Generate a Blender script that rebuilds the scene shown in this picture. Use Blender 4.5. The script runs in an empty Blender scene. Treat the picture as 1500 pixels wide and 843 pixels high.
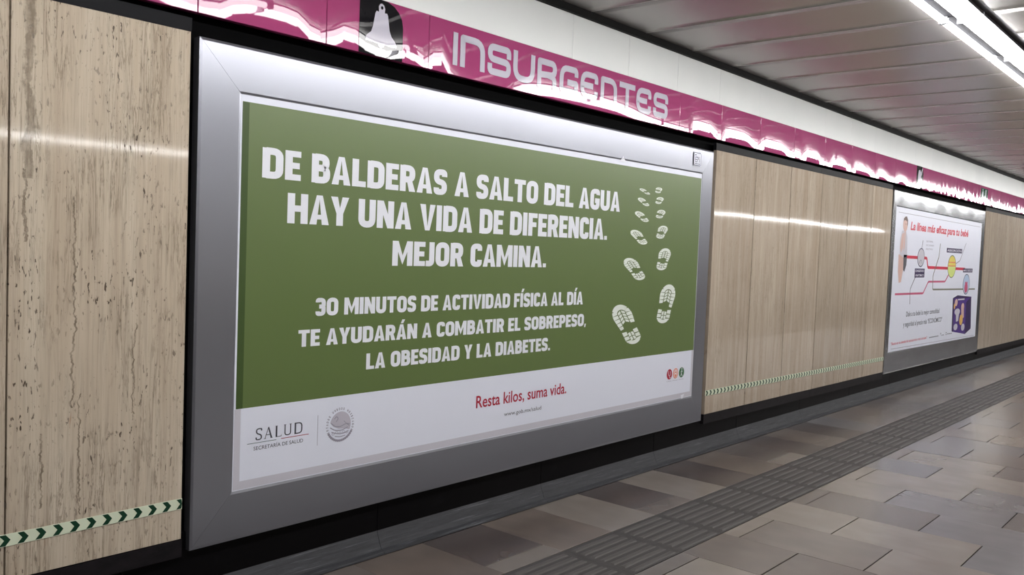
import bpy, bmesh, math, random
from mathutils import Matrix, Vector
random.seed(7)
SC = bpy.context.scene
COL = SC.collection

# ------------------------------------------------------------------ camera, world, exposure
F_PX, YAW, PITCH, ROLL = 1276.35, math.radians(49.017), math.radians(-2.739), math.radians(2.183)
CAM_Y, CAM_Z = -3.254, 1.55
def make_camera():
    cy, sy, cp, sp = math.cos(YAW), math.sin(YAW), math.cos(PITCH), math.sin(PITCH)
    f = Vector((sy*cp, cy*cp, sp)); r = Vector((cy, -sy, 0)); u = r.cross(f)
    c, s = math.cos(ROLL), math.sin(ROLL)
    r2 = r*c + u*s; u2 = u*c - r*s
    m = Matrix((r2, u2, -f)).transposed().to_4x4(); m.translation = (0, CAM_Y, CAM_Z)
    cd = bpy.data.cameras.new('camera'); cd.sensor_width = 36; cd.sensor_fit = 'HORIZONTAL'
    cd.lens = F_PX/1500*36; cd.clip_start = .05; cd.clip_end = 200
    o = bpy.data.objects.new('camera', cd); COL.objects.link(o); o.matrix_world = m; SC.camera = o
make_camera()
w = bpy.data.worlds.new('world'); SC.world = w; w.use_nodes = True
w.node_tree.nodes['Background'].inputs[0].default_value = (.8, .82, .85, 1)
w.node_tree.nodes['Background'].inputs[1].default_value = .02
vs = SC.view_settings
vs.view_transform = 'Standard'; vs.look = 'None'; vs.gamma = 1; vs.use_curve_mapping = False
vs.exposure = 0.0
LAMP = 40.0            # radiance of the near fluorescent row
LAMP_FAR = 34.0        # radiance of the row over the opposite platform

# ------------------------------------------------------------------ helpers
def lin(c):
    return tuple(((v/255)/12.92 if v/255 <= .04045 else ((v/255+.055)/1.055)**2.4) for v in c) + (1,)

class NT:
    def __init__(s, name):
        s.m = bpy.data.materials.new(name); s.m.use_nodes = True
        s.t = s.m.node_tree; s.b = s.t.nodes['Principled BSDF']; s.pos = None
    def n(s, typ, ins=None, **kw):
        x = s.t.nodes.new(typ)
        for k, v in kw.items(): setattr(x, k, v)
        for k, v in (ins or {}).items():
            if hasattr(v, 'is_output') or isinstance(v, bpy.types.NodeSocket): s.t.links.new(v, x.inputs[k])
            else: x.inputs[k].default_value = v
        return x
    def link(s, a, b): s.t.links.new(a, b)
    def set(s, **kw):
        for k, v in kw.items():
            k = k.replace('_', ' ')
            if isinstance(v, bpy.types.NodeSocket): s.t.links.new(v, s.b.inputs[k])
            else: s.b.inputs[k].default_value = v
        return s
    def P(s):
        if not s.pos: s.pos = s.n('ShaderNodeNewGeometry').outputs['Position']
        return s.pos
    def scaled(s, v, loc=(0,0,0)):
        return s.n('ShaderNodeMapping', {'Vector': s.P(), 'Scale': v, 'Location': loc}).outputs[0]
    def noise(s, vec, scale=1, detail=3, rough=.5, dist=0):
        return s.n('ShaderNodeTexNoise', {'Vector': vec, 'Scale': scale, 'Detail': detail, 'Roughness': rough, 'Distortion': dist}).outputs[0]
    def math(s, op, a, b=0, c=0, clamp=False):
        return s.n('ShaderNodeMath', {0: a, 1: b, 2: c}, operation=op, use_clamp=clamp).outputs[0]
    def ramp(s, v, lo, hi, a=0, b=1):
        return s.n('ShaderNodeMapRange', {0: v, 1: lo, 2: hi, 3: a, 4: b}).outputs[0]
    def mix(s, f, a, b, mode='MIX'):
        x = s.n('ShaderNodeMix', data_type='RGBA', blend_type=mode)
        for i, v in ((0, f), (6, a), (7, b)):
            if isinstance(v, bpy.types.NodeSocket): s.t.links.new(v, x.inputs[i])
            else: x.inputs[i].default_value = v
        return x.outputs[2]
    def bump(s, h, dist=1.0, strength=1.0, normal=None):
        ins = {'Height': h, 'Distance': dist, 'Strength': strength}
        if normal is not None: ins['Normal'] = normal
        x = s.n('ShaderNodeBump', ins); return x.outputs[0]
    def obj_rand(s): return s.n('ShaderNodeObjectInfo').outputs['Random']

def plain(name, rgb, rough=.5, metal=0, spec=.5, **kw):
    m = NT(name); m.set(Base_Color=lin(rgb), Roughness=rough, Metallic=metal, Specular_IOR_Level=spec, **kw)
    return m.m

def emit(name, strength, rgb=(1, 1, 1)):
    m = NT(name); m.set(Base_Color=(.8, .8, .8, 1), Emission_Color=(*rgb, 1), Emission_Strength=strength)
    return m.m

def link(o, parent=None):
    COL.objects.link(o)
    if parent is not None: o.parent = parent
    return o
def props(o, label=None, cat=None, group=None, kind=None):
    for k, v in (('label', label), ('category', cat), ('group', group), ('kind', kind)):
        if v: o[k] = v
    return o
def empty(name, loc, label, cat, group=None, kind=None):
    o = bpy.data.objects.new(name, None); o.empty_display_size = .1; COL.objects.link(o); o.location = loc
    return props(o, label, cat, group, kind)
def from_bm(name, bm, mat, parent=None, smooth=False, bevel=0):
    if bevel:
        bmesh.ops.bevel(bm, geom=bm.edges[:], offset=bevel, segments=1, affect='EDGES')
    me = bpy.data.meshes.new(name); bm.to_mesh(me); bm.free()
    me.materials.append(mat)
    if smooth:
        for p in me.polygons: p.use_smooth = True
    return mesh_obj(name, me, parent)
def mesh_obj(name, me, parent=None):
    o = bpy.data.objects.new(name, me)
    COL.objects.link(o)
    if parent is not None:
        o.parent = parent; o.matrix_parent_inverse = Matrix.Identity(4)
        if any(abs(c) > 1e-9 for c in wloc(parent)): o.location = -wloc(parent)
    return o
def wloc(o):
    l = Vector(o.location)
    while o.parent: o = o.parent; l += Vector(o.location)
    return l
def hexa(bm, pts):
    v = [bm.verts.new(p) for p in pts]
    for f in ((0,1,2,3), (7,6,5,4), (0,4,5,1), (1,5,6,2), (2,6,7,3), (3,7,4,0)): bm.faces.new([v[i] for i in f])
def addbox(bm, x0, x1, y0, y1, z0, z1):
    hexa(bm, [(x0,y0,z0),(x0,y1,z0),(x1,y1,z0),(x1,y0,z0),(x0,y0,z1),(x0,y1,z1),(x1,y1,z1),(x1,y0,z1)])
def box(name, x0, x1, y0, y1, z0, z1, mat, parent=None, bevel=0):
    bm = bmesh.new(); addbox(bm, x0, x1, y0, y1, z0, z1)
    return from_bm(name, bm, mat, parent, bevel=bevel)
def wall_quad_box(name, x0, x1, za0, za1, zb0, zb1, y0, y1, mat, parent, bevel=0):
    # box on the wall whose lower and upper edges may slope: (x0: za0..zb0) (x1: za1..zb1)
    bm = bmesh.new()
    hexa(bm, [(x0,y0,za0),(x0,y1,za0),(x1,y1,za1),(x1,y0,za1),(x0,y0,zb0),(x0,y1,zb0),(x1,y1,zb1),(x1,y0,zb1)])
    return from_bm(name, bm, mat, parent, bevel=bevel)

# flat print: polygons in the wall plane, facing the platform (-y)
def flat(name, polys, y, mat, parent=None, label=None, thick=.0006):
    bm = bmesh.new(); y0 = y
    for ip, p in enumerate(polys):
        y = y0-(ip % 6)*.00002                           # strokes of one letter cross: no shared plane
        if sum(p[i][0]*p[(i+1) % len(p)][1]-p[(i+1) % len(p)][0]*p[i][1] for i in range(len(p))) < 0: p = p[::-1]
        vs_ = [bm.verts.new((x, y, z)) for x, z in p]
        vb = [bm.verts.new((x, y+thick, z)) for x, z in p]
        try: bm.faces.new(vs_)
        except ValueError: continue
        if thick > .001:
            for i in range(len(p)):
                j = (i+1) % len(p); bm.faces.new((vs_[j], vs_[i], vb[i], vb[j]))
        else:
            for v in vb: bm.verts.remove(v)
    o = from_bm(name, bm, mat, parent)
    if label: o['label'] = label
    return o
def rect(x0, z0, x1, z1): return [(x0, z0), (x1, z0), (x1, z1), (x0, z1)]
def ell(cx, cz, rx, rz, n=28, a0=0, a1=2*math.pi):
    k = n if abs(a1-a0-2*math.pi) < 1e-6 else n+1
    return [(cx+rx*math.cos(a0+(a1-a0)*i/n), cz+rz*math.sin(a0+(a1-a0)*i/n)) for i in range(k)]
def ring(cx, cz, rx, rz, t, n=32, a0=0, a1=2*math.pi):
    out = []
    for i in range(n):
        a, b = a0+(a1-a0)*i/n, a0+(a1-a0)*(i+1)/n
        q = lambda g, k: (cx+(rx-k)*math.cos(g), cz+(rz-k)*math.sin(g))
        out.append([q(a, 0), q(b, 0), q(b, t), q(a, t)])
    return out
# rounded polyline -> ribbon polygons
def rounded(pts, r, closed=False, seg=5):
    n = len(pts); out = []
    rr = r if isinstance(r, (list, tuple)) else [r]*n
    for i, p in enumerate(pts):
        if (not closed and i in (0, n-1)) or rr[i] <= 0: out.append(p); continue
        a, b = pts[i-1], pts[(i+1) % n]
        da = math.hypot(a[0]-p[0], a[1]-p[1]); db = math.hypot(b[0]-p[0], b[1]-p[1])
        k = min(rr[i], da*.5, db*.5)
        s = (p[0]+(a[0]-p[0])*k/da, p[1]+(a[1]-p[1])*k/da); e = (p[0]+(b[0]-p[0])*k/db, p[1]+(b[1]-p[1])*k/db)
        for j in range(seg+1):
            t = j/seg
            out.append(((1-t)**2*s[0]+2*t*(1-t)*p[0]+t*t*e[0], (1-t)**2*s[1]+2*t*(1-t)*p[1]+t*t*e[1]))
    return out
def ribbon(pts, t, closed=False, ext=0.0):
    pts = [p for i, p in enumerate(pts) if i == 0 or math.hypot(p[0]-pts[i-1][0], p[1]-pts[i-1][1]) > 1e-7]
    n = len(pts)
    if ext and not closed:
        def push(a, b):
            d = math.hypot(a[0]-b[0], a[1]-b[1]); return (a[0]+(a[0]-b[0])/d*ext, a[1]+(a[1]-b[1])/d*ext)
        pts = [push(pts[0], pts[1])] + pts[1:-1] + [push(pts[-1], pts[-2])]
    L, R = [], []
    for i in range(n):
        a = pts[i-1] if (i > 0 or closed) else None; b = pts[(i+1) % n] if (i < n-1 or closed) else None
        def d(p, q):
            l = math.hypot(q[0]-p[0], q[1]-p[1]) or 1; return ((q[0]-p[0])/l, (q[1]-p[1])/l)
        if a is None: d1 = d2 = d(pts[i], b)
        elif b is None: d1 = d2 = d(a, pts[i])
        else: d1, d2 = d(a, pts[i]), d(pts[i], b)
        n1, n2 = (-d1[1], d1[0]), (-d2[1], d2[0])
        mx, mz = n1[0]+n2[0], n1[1]+n2[1]; q = max(.35, (mx*n1[0]+mz*n1[1])); mx, mz = mx/q, mz/q
        L.append((pts[i][0]+mx*t/2, pts[i][1]+mz*t/2)); R.append((pts[i][0]-mx*t/2, pts[i][1]-mz*t/2))
    return [[L[i], L[(i+1) % n], R[(i+1) % n], R[i]] for i in range(n if closed else n-1)]
def path(pts, t, r=0, closed=False, ext=0): return ribbon(rounded(pts, r, closed), t, closed, ext)

# heavy condensed poster capitals: glyph(W, t) -> polygons, height 1
def glyph(ch, W, t):
    h = t/2; v = t*.88; hv = v/2            # v: horizontal stroke weight
    x0, x1, z0, z1, zm, xm = h, W-h, hv, 1-hv, .5, W/2
    S = lambda pts, r=0, closed=False, ext=0, tt=t: path(pts, tt, r, closed, ext)
    bar = lambda a, b, z: [rect(a, z-hv, b, z+hv)]
    stem = lambda x: [rect(x-h, 0, x+h, 1)]
    r = .22
    if ch == 'A': 
        k = t*1.02; s = .30
        return [[(0,0), (k,0), (xm, .86), (xm, 1), (xm-.42*k,1)], [(W,0), (xm+.42*k,1), (xm,1), (xm,.86), (W-k,0)], [(W*.2,.18), (W*.8,.18), (W*.74,.34), (W*.26,.34)]]
    if ch == 'B': return stem(x0)+S([(h,z1),(x1-.03,z1),(x1-.03,.52),(h,.52)], r*.8)+S([(h,.52),(x1,.52),(x1,z0),(h,z0)], r*.8)
    if ch == 'C': return S([(x1,.70),(x1,z1),(x0,z1),(x0,z0),(x1,z0),(x1,.30)], r)
    if ch == 'D': return stem(x0)+S([(h,z1),(x1,z1),(x1,z0),(h,z0)], r*1.3)
    if ch == 'E': return stem(x0)+bar(h,W,z1)+bar(h,W*.92,zm)+bar(h,W,z0)
    if ch == 'F': return stem(x0)+bar(h,W,z1)+bar(h,W*.9,zm)
    if ch == 'G': return S([(x1,.72),(x1,z1),(x0,z1),(x0,z0),(x1,z0),(x1,.44),(W*.5,.44)], [0,r,r,r,r,0,0])
    if ch == 'H': return stem(x0)+stem(x1)+bar(h,W-h,zm)
    if ch == 'I': return stem(x0)
    if ch == 'J': return S([(x1,1),(x1,z0),(-.02,z0+.01)], r)
    if ch == 'L': return stem(x0)+bar(h,W,z0)
    if ch == 'M': return stem(x0)+stem(x1)+[[(t*.3,1),(t*1.05,1),(xm,.42),(xm,.05)], [(W-t*.3,1),(xm,.05),(xm,.42),(W-t*1.05,1)]]
    if ch == 'N': return stem(x0)+stem(x1)+[[(t*.2,1),(t*1.05,1),(W-t*.2,0),(W-t*1.05,0)]]
    if ch in 'O0': return S([(x0,z1),(x1,z1),(x1,z0),(x0,z0)], r*1.15, True)
    if ch == 'P': return stem(x0)+S([(h,z1),(x1,z1),(x1,.43),(h,.43)], r)
    if ch == 'R': return stem(x0)+S([(h,z1),(x1-.02,z1),(x1-.02,.46),(h,.46)], r)+[[(W*.42,.46),(W*.76,.46),(W,0),(W-t*1.08,0)]]
    if ch == 'S': return S([(x1,.72),(x1,z1),(x0,z1),(x0,zm+.02),(x1,zm-.02),(x1,z0),(x0,z0),(x0,.27)], r)
    if ch == '3': return S([(x0,.76),(x0,z1),(x1,z1),(x1,.52),(W*.35,.52)], [0,r,r,.1,0])+S([(W*.35,.52),(x1,.52),(x1,z0),(x0,z0),(x0,.25)], [0,.1,r,r,0])
    if ch == 'T': return [rect(xm-h,0,xm+h,1)]+bar(0,W,z1)
    if ch == 'U': return S([(x0,1),(x0,z0),(x1,z0),(x1,1)], r*1.1)
    if ch == 'V': return [[(0,1),(t,1),(xm,.16),(xm,0),(xm-.42*t,0)], [(W,1),(xm+.42*t,0),(xm,0),(xm,.16),(W-t,1)]]
    if ch == 'X': return [[(0,1),(t*1.1,1),(W,0),(W-t*1.1,0)],[(W,1),(W-t*1.1,1),(0,0),(t*1.1,0)]]
    if ch == 'Y': return [rect(xm-h,0,xm+h,.45), [(0,1),(t*1.02,1),(xm+.01,.56),(xm+h,.42),(xm-h,.42)], [(W,1),(xm+h,.42),(xm-h,.42),(xm-.01,.56),(W-t*1.02,1)]]
    if ch == '.': return [rect(0,0,t*.8,t*.8)]
    if ch == ',': return [[(t*.1,t*.75),(t*.8,t*.75),(t*.5,-t*.45),(0,-t*.45)]]
    return []
GW = dict(A=.66, B=.62, C=.58, D=.64, E=.5, F=.5, G=.62, H=.66, I=.24, J=.36, L=.5, M=.86, N=.66, O=.64, P=.6, R=.63, S=.58, T=.6, U=.64, V=.66, X=.64, Y=.64)
GW.update({'3': .56, '0': .66, '.': .2, ',': .2, ' ': .24})
ACC = {'Á': 'A', 'Í': 'I'}
def slab_line(name, text, x0, x1, z, h, y, mat, parent, label=None, t=.235):
    total = 0; gap = .055
    for c in text: total += GW[ACC.get(c, c)]+gap
    total -= gap; s = (x1-x0)/total; polys = []; x = x0; o = None
    for c in text+' ':
        b = ACC.get(c, c); W = GW[b]
        for p in glyph(b, W, t): polys.append([(x+a*s, z+q*h) for a, q in p])
        if c in ACC: polys.append([(x+(W/2-.06)*s, z+1.07*h), (x+(W/2+.1)*s, z+1.07*h), (x+(W/2+.22)*s, z+1.32*h), (x+(W/2+.03)*s, z+1.32*h)])
        x += (W+gap)*s
        if c == ' ' and polys: o = flat(name, polys, y, mat, parent, label); polys = []
    return o

# thin text from Blender's own built-in font, turned into mesh
def font_line(name, text, x0, x1, z, h, y, mat, parent, label=None, offset=0.0, shear=0.0):
    cu = bpy.data.curves.new(name, 'FONT'); cu.body = text; cu.offset = offset; cu.shear = shear; cu.resolution_u = 3
    tmp = bpy.data.objects.new(name+'_t', cu); COL.objects.link(tmp)
    bpy.context.view_layer.update()
    me = bpy.data.meshes.new_from_object(tmp.evaluated_get(bpy.context.evaluated_depsgraph_get()))
    COL.objects.unlink(tmp); bpy.data.objects.remove(tmp)
    xs = [v.co.x for v in me.vertices]; a, b = min(xs), max(xs)
    for v in me.vertices:
        v.co = Vector((x0+(v.co.x-a)/(b-a)*(x1-x0), y, z+v.co.y/.729*h))
    bm = bmesh.new(); bm.from_mesh(me); bpy.data.meshes.remove(me)
    bmesh.ops.recalc_face_normals(bm, faces=bm.faces)
    for f in bm.faces:
        if f.normal.y > 0: f.normal_flip()
    left = set(bm.verts); isl = []
    while left:                                          # letters
        st = [left.pop()]; grp = list(st)
        while st:
            v = st.pop()
            for e in v.link_edges:
                u = e.other_vert(v)
                if u in left: left.discard(u); st.append(u); grp.append(u)
        isl.append((min(v.co.x for v in grp), max(v.co.x for v in grp), grp))
    isl.sort(key=lambda q: q[0]); gapx = .2*(x1-x0)/(b-a); words = []; end = -1e9
    for i0, i1, grp in isl:
        if i0-end > gapx: words.append([])
        words[-1].append(grp); end = max(end, i1)
    o = None
    for wd in words:
        keep = set(v for g in wd for v in g); nb = bmesh.new(); mp = {v: nb.verts.new(v.co) for v in keep}
        for f in bm.faces:
            if f.verts[0] in keep: nb.faces.new([mp[v] for v in f.verts])
        o = from_bm('printed_word', nb, mat, parent)
        if label: o['label'] = label
    bm.free()
    return o

# ------------------------------------------------------------------ materials
def travertine(name, base, warm, pits, vein, stain=False, rough=.16):
    m = NT(name); rnd = m.obj_rand()
    off = m.n('ShaderNodeCombineXYZ', {0: m.math('MULTIPLY', rnd, 37.0), 1: 0.0, 2: m.math('MULTIPLY', rnd, 11.0)}).outputs[0]
    p = m.n('ShaderNodeVectorMath', {0: m.P(), 1: off}, operation='ADD').outputs[0]
    sc = lambda v: m.n('ShaderNodeMapping', {'Vector': p, 'Scale': v}).outputs[0]
    band = m.noise(sc((9, 1, .35)), 1.6, 5, .6, .35)
    fine = m.noise(sc((70, 1, 2.2)), 1.5, 4, .65, .3)
    big = m.noise(sc((2.5, 1, 1.2)), 1.0, 3, .5, .2)
    col = m.mix(m.ramp(band, .35, .68), lin(base), lin(warm))
    col = m.mix(m.math('MULTIPLY', m.ramp(fine, .45, .75), .55), col, lin((150, 136, 121)))
    col = m.mix(m.math('MULTIPLY', m.ramp(big, .45, .85), .12), col, lin((198, 182, 161)))
    v1 = m.noise(sc((26, 1, 1.3)), 1.3, 6, .7, .6)          # grey veins
    vm = m.ramp(m.math('ABSOLUTE', m.math('SUBTRACT', v1, .5)), .0, .03, 1, 0)
    gate = m.ramp(m.noise(sc((5, 1, 2.3)), 1.0, 2), .44, .58)
    vm = m.math('MULTIPLY', m.math('MULTIPLY', vm, gate), vein)
    col = m.mix(vm, col, lin((120, 107, 92)))
    pn = m.noise(sc((75, 1, 22)), 1.25, 3, .55, .4)         # open pits
    g2 = m.ramp(m.noise(sc((7, 1, 3.5)), 1.0, 3, .6), .42, .60)
    pm = m.math('MULTIPLY', m.ramp(pn, .655-.045*pits, .69-.045*pits), g2)
    pn2 = m.noise(sc((160, 1, 110)), 1.0, 1)
    pm2 = m.math('MULTIPLY', m.ramp(pn2, .74, .77), .7)
    pm = m.math('MAXIMUM', pm, pm2)
    pm = m.math('MULTIPLY', pm, min(1, .35+pits*.65))
    blot = m.math('MULTIPLY', m.ramp(m.noise(sc((16, 1, 5)), 1.0, 5, .7, .5), .60, .72), .45*pits)
    col = m.mix(blot, col, lin((150, 136, 118)))
    col = m.mix(pm, col, lin((78, 64, 50)))
    rust = m.math('MULTIPLY', m.ramp(m.noise(sc((38, 1, 5)), 1.0, 3), .70, .76), m.ramp(big, .45, .6))
    col = m.mix(m.math('MULTIPLY', rust, .55*pits), col, lin((150, 96, 56)))
    if stain:                                               # the long dark vein on the first slab
        sx = m.n('ShaderNodeSeparateXYZ', {0: m.P()}); x, z = sx.outputs[0], sx.outputs[2]
        wob = m.math('MULTIPLY', m.math('SUBTRACT', m.noise(m.scaled((0, 0, 7)), 1, 4, .7), .5), .085)
        for cx, wd, za, zb in ((1.178, .018, 1.72, 2.34), (1.168, .006, 1.5, 1.75), (1.335, .004, .9, 1.66), (1.23, .004, .55, .82), (1.36, .0035, .5, .95), (1.56, .003, .85, 1.2)):
            d = m.math('ABSOLUTE', m.math('SUBTRACT', m.math('SUBTRACT', x, wob), cx))
            wn = m.ramp(m.noise(m.scaled((30, 1, 9)), 1, 4, .7), .3, .7, .2, 1.9)
            k = m.ramp(m.math('DIVIDE', d, wn), wd*.6, wd, 1, 0)
            k = m.math('MULTIPLY', k, m.math('MULTIPLY', m.math('GREATER_THAN', z, za), m.math('LESS_THAN', z, zb)))
            col = m.mix(m.math('MULTIPLY', m.math('MULTIPLY', k, m.ramp(m.noise(m.scaled((40, 1, 22)), 1, 4, .7), .3, .6, .25, 1)), .8), col, lin((128, 117, 103) if wd > .01 else (95, 82, 68)))
    tint = m.mix(m.obj_rand(), (.90, .895, .89, 1), (1.04, 1.035, 1.03, 1)); col = m.mix(1.0, col, tint, 'MULTIPLY')
    hgt = m.math('MULTIPLY', pm, -.0012)
    h2 = m.math('MULTIPLY', m.noise(m.scaled((3, 1, 2)), 1, 2), .00012)
    nb = m.bump(m.math('ADD', hgt, h2))
    m.set(Base_Color=col, Roughness=m.math('ADD', m.math('MULTIPLY', pm, .5), m.ramp(fine, .3, .8, rough*.8, rough*1.3)), Specular_IOR_Level=.5, Normal=nb)
    return m.m
M = {}
M['trav_old'] = travertine('pitted travertine', (200, 188, 170), (183, 167, 148), 1.0, .75, rough=.055)
M['trav_stain'] = travertine('veined travertine', (200, 188, 170), (183, 167, 148), 1.0, .75, True, rough=.055)
M['trav'] = travertine('smooth travertine', (196, 183, 167), (174, 158, 141), .3, .45, rough=.055)

def band_height(m, amp=1.0):
    """height field (metres) of the buckled glossy band, shared by band and its lettering"""
    sx = m.n('ShaderNodeSeparateXYZ', {0: m.P()}); x, z = sx.outputs[0], sx.outputs[2]
    rmp = m.n('ShaderNodeFloatCurve')      # tilt along the wall
    X0, X1 = 0.0, 16.0
    cv = rmp.mapping.curves[0]; pts = TILT
    while len(cv.points) > 2: cv.points.remove(cv.points[-1])
    def norm(p): return ((p[0]-X0)/(X1-X0), .5+p[1])
    cv.points[0].location = norm(pts[0]); cv.points[1].location = norm(pts[-1])
    for p in pts[1:-1]: cv.points.new(*norm(p))
    for p in cv.points: p.handle_type = 'AUTO'
    rmp.mapping.update()
    m.link(m.math('DIVIDE', m.math('SUBTRACT', x, X0), X1-X0, clamp=True), rmp.inputs['Value'])
    tilt = m.math('MULTIPLY', m.math('SUBTRACT', rmp.outputs[0], .5), .1*amp)
    h = m.math('MULTIPLY', tilt, m.math('SUBTRACT', z, 2.55))
    n1 = m.noise(m.scaled((3.1, 1, 4)), 1, 1.5, .4)
    far = m.ramp(x, 9.5, 13.5, .00009, .004)
    h = m.math('ADD', h, m.math('MULTIPLY', n1, far))
    n2 = m.noise(m.scaled((7.0, 1, 1.2)), 1, 1, .4)
    h = m.math('ADD', h, m.math('MULTIPLY', n2, m.ramp(x, 10.3, 13, 0, .003)))
    return h
# tilt knots (x, tilt*10): streak sinks at each joint, arches between
TILT = [(0, 0)]
JOINTS = [-.69*2, -.07, .55, 1.17, 1.789, 2.408, 3.034, 5.494, 6.122, 6.797, 7.476, 8.182, 8.878, 9.572, 10.23, 10.875, 11.469, 12.088, 12.726, 13.36, 13.98, 14.6, 15.22]
def glossy_print(name, rgb, rough=.018, coat=0):
    m = NT(name)
    m.set(Base_Color=lin(rgb), Roughness=rough, Specular_IOR_Level=.32, Normal=m.bump(band_height(m)))
    return m.m
def fill_tilt():
    rr = random.Random(3); T = [(0, -.03)]
    obs = {1.79: (-.27, .03), 2.41: (-.24, .02), 3.03: None}
    for i, j in enumerate(JOINTS[4:]):
        pass
    pairs = [(.9, .12), (1.17, -.1), (1.45, .08), (1.78, -.12), (1.95, .08), (2.13, .13), (2.28, .03), (2.40, -.14), (2.48, .08), (2.6, .02), (2.74, -.07), (2.88, .04),
             (3.02, -.12), (3.06, .02), (3.12, .08), (3.18, -.2), (3.25, -.48), (3.55, -.48), (3.68, -.24), (3.85, -.08), (4.1, .0), (4.5, .02), (4.8, -.04), (5.0, -.14), (5.2, -.2), (5.42, -.22), (5.6, -.22), (5.72, .08),
             (5.95, .06), (6.10, -.14), (6.2, .08), (6.45, .1), (6.76, -.12), (6.85, .08), (7.15, .08), (7.42, -.10), (7.52, -.02), (7.62, -.12), (7.75, .1), (8.0, .04), (8.14, -.16),
             (8.3, -.12), (8.42, .08), (8.7, .0), (8.87, -.16), (9.0, .08), (9.35, .0), (9.55, -.16), (9.7, .04), (10.15, -.16), (10.4, .02), (10.8, -.16), (11.2, .0), (16, -.1)]
    return [(0, 0)] + [(a, b) for a, b in pairs]
TILT = fill_tilt()
M['pink'] = glossy_print('pink glazed panel', (170, 72, 120))
M['pink_black'] = glossy_print('black glazed vinyl', (26, 25, 29))
M['pink_white'] = glossy_print('pale grey glazed vinyl', (205, 202, 216))
M['pink_green'] = glossy_print('green glazed vinyl', (30, 92, 66))

def panel_white():
    m = NT('white enamel panel'); n = m.noise(m.scaled((2, 2, 2)), 1, 3)
    m.set(Base_Color=m.mix(m.ramp(n, .3, .7), lin((238, 242, 241)), lin((244, 247, 246))), Roughness=.38); return m.m
M['white'] = panel_white()
M['black'] = plain('black stone', (17, 16, 19), .35)
M['recess'] = plain('black recess paint', (4, 4, 5), .8, spec=.05)
M['bar'] = plain('dark slate strip', (19, 19, 23), .55, spec=.12)
def dark_strip():
    m = NT('dark marble strip'); n = m.noise(m.scaled((4, 4, 9)), 2, 6, .7)
    m.set(Base_Color=m.mix(m.ramp(n, .4, .75), lin((17, 15, 18)), lin((34, 29, 33))), Roughness=.5, Specular_IOR_Level=.2); return m.m
M['strip'] = dark_strip()
def black_marble():
    m = NT('black marble'); n = m.noise(m.scaled((4, 4, 9)), 2.5, 7, .75, .5)
    m.set(Base_Color=m.mix(m.ramp(n, .55, .8), lin((7, 6, 8)), lin((18, 17, 20))), Roughness=.45, Specular_IOR_Level=.1); return m.m
M['marble'] = black_marble()
def concrete():
    m = NT('worn cement cove'); n = m.noise(m.scaled((3, 30, 30)), 2, 7, .7); n2 = m.noise(m.scaled((1.2, 5, 60)), 2, 6, .75)
    c = m.mix(m.ramp(n, .3, .7), lin((36, 37, 41)), lin((54, 55, 60)))
    c = m.mix(m.math('MULTIPLY', m.ramp(n2, .56, .72), .7), c, lin((118, 120, 126)))
    m.set(Base_Color=c, Roughness=.6, Normal=m.bump(m.math('MULTIPLY', n, .002))); return m.m
M['cement'] = concrete()

def brushed(name, rgb, rough, wave, nscale=(1.2, 1, 1.4), metal=.9):
    m = NT(name)
    h = m.math('MULTIPLY', m.noise(m.scaled(nscale), 1, 1.5, .4), wave)
    m.set(Base_Color=lin(rgb), Metallic=metal, Roughness=rough, Normal=m.bump(h)); return m.m
M['alu'] = brushed('satin aluminium', (156, 158, 167), .33, .004)
M['steel'] = brushed('buckled stainless steel', (168, 170, 175), .23, .012, (1.7, 1, 1.0))
M['ceil'] = None
def ceiling_mat():
    m = NT('satin metal ceiling')
    rip = m.noise(m.scaled((5.5, .35, 1)), 1, 3, .55)
    rip2 = m.noise(m.scaled((1.3, .5, 1)), 1, 2, .5)
    h = m.math('ADD', m.math('MULTIPLY', rip, .0022), m.math('MULTIPLY', rip2, .005))
    m.set(Base_Color=lin((178, 175, 172)), Metallic=.4, Roughness=.27, Normal=m.bump(h)); return m.m
M['ceil'] = ceiling_mat()
M['seam'] = plain('pale seam highlight', (176, 172, 170), .4)  # pale tone imitating the bright reflections along ceiling seams
M['grey_metal'] = plain('grey painted metal', (150, 150, 156), .4, .3)
M['gap_metal'] = plain('dull reflector metal', (26, 26, 29), .8, spec=.03)
def channel():
    m = NT('dirty dark channel'); n = m.noise(m.scaled((9, 30, 30)), 2, 5, .7)
    m.set(Base_Color=m.mix(m.ramp(n, .62, .72), lin((52, 48, 56)), lin((150, 145, 150))), Roughness=.5); return m.m
M['channel'] = channel()
M['lamp'] = emit('lit diffuser', LAMP, (1, .985, .97))
M['tube'] = emit('lit fluorescent tube', LAMP*.6, (1, .985, .97))
M['lamp_far'] = emit('lit far diffuser', LAMP_FAR, (1, .985, .97))

def poster(name, rgb, rough=.4, cc=.0):
    m = NT(name)
    h = m.math('MULTIPLY', m.noise(m.scaled((14, 1, 1.0)), 1, 2, .5), .0006)
    m.set(Base_Color=lin(rgb), Roughness=rough, Specular_IOR_Level=.5, Normal=m.bump(h)); return m.m
def poster_green():
    m = NT('green printed paper')
    h = m.math('MULTIPLY', m.noise(m.scaled((14, 1, 1.0)), 1, 2, .5), .0006)
    m.set(Base_Color=lin((86, 106, 50)), Roughness=.42, Specular_IOR_Level=.95, Normal=m.bump(h)); return m.m
M['green'] = poster_green()
M['green_dark'] = poster('green in frame reflection', (60, 80, 36))  # field green darkened in colour to imitate the frame's reflection
M['paper'] = poster('white printed paper', (222, 225, 238))
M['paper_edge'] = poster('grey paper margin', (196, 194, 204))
M['ink_white'] = poster('white print', (226, 228, 236))
M['ink_print'] = poster('pale green white print', (222, 228, 220))
M['ink_red'] = poster('dark red ink', (168, 20, 52))
M['ink_grey'] = poster('slate ink', (72, 74, 84))
M['ink_mid'] = poster('grey ink', (150, 146, 160))
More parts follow.
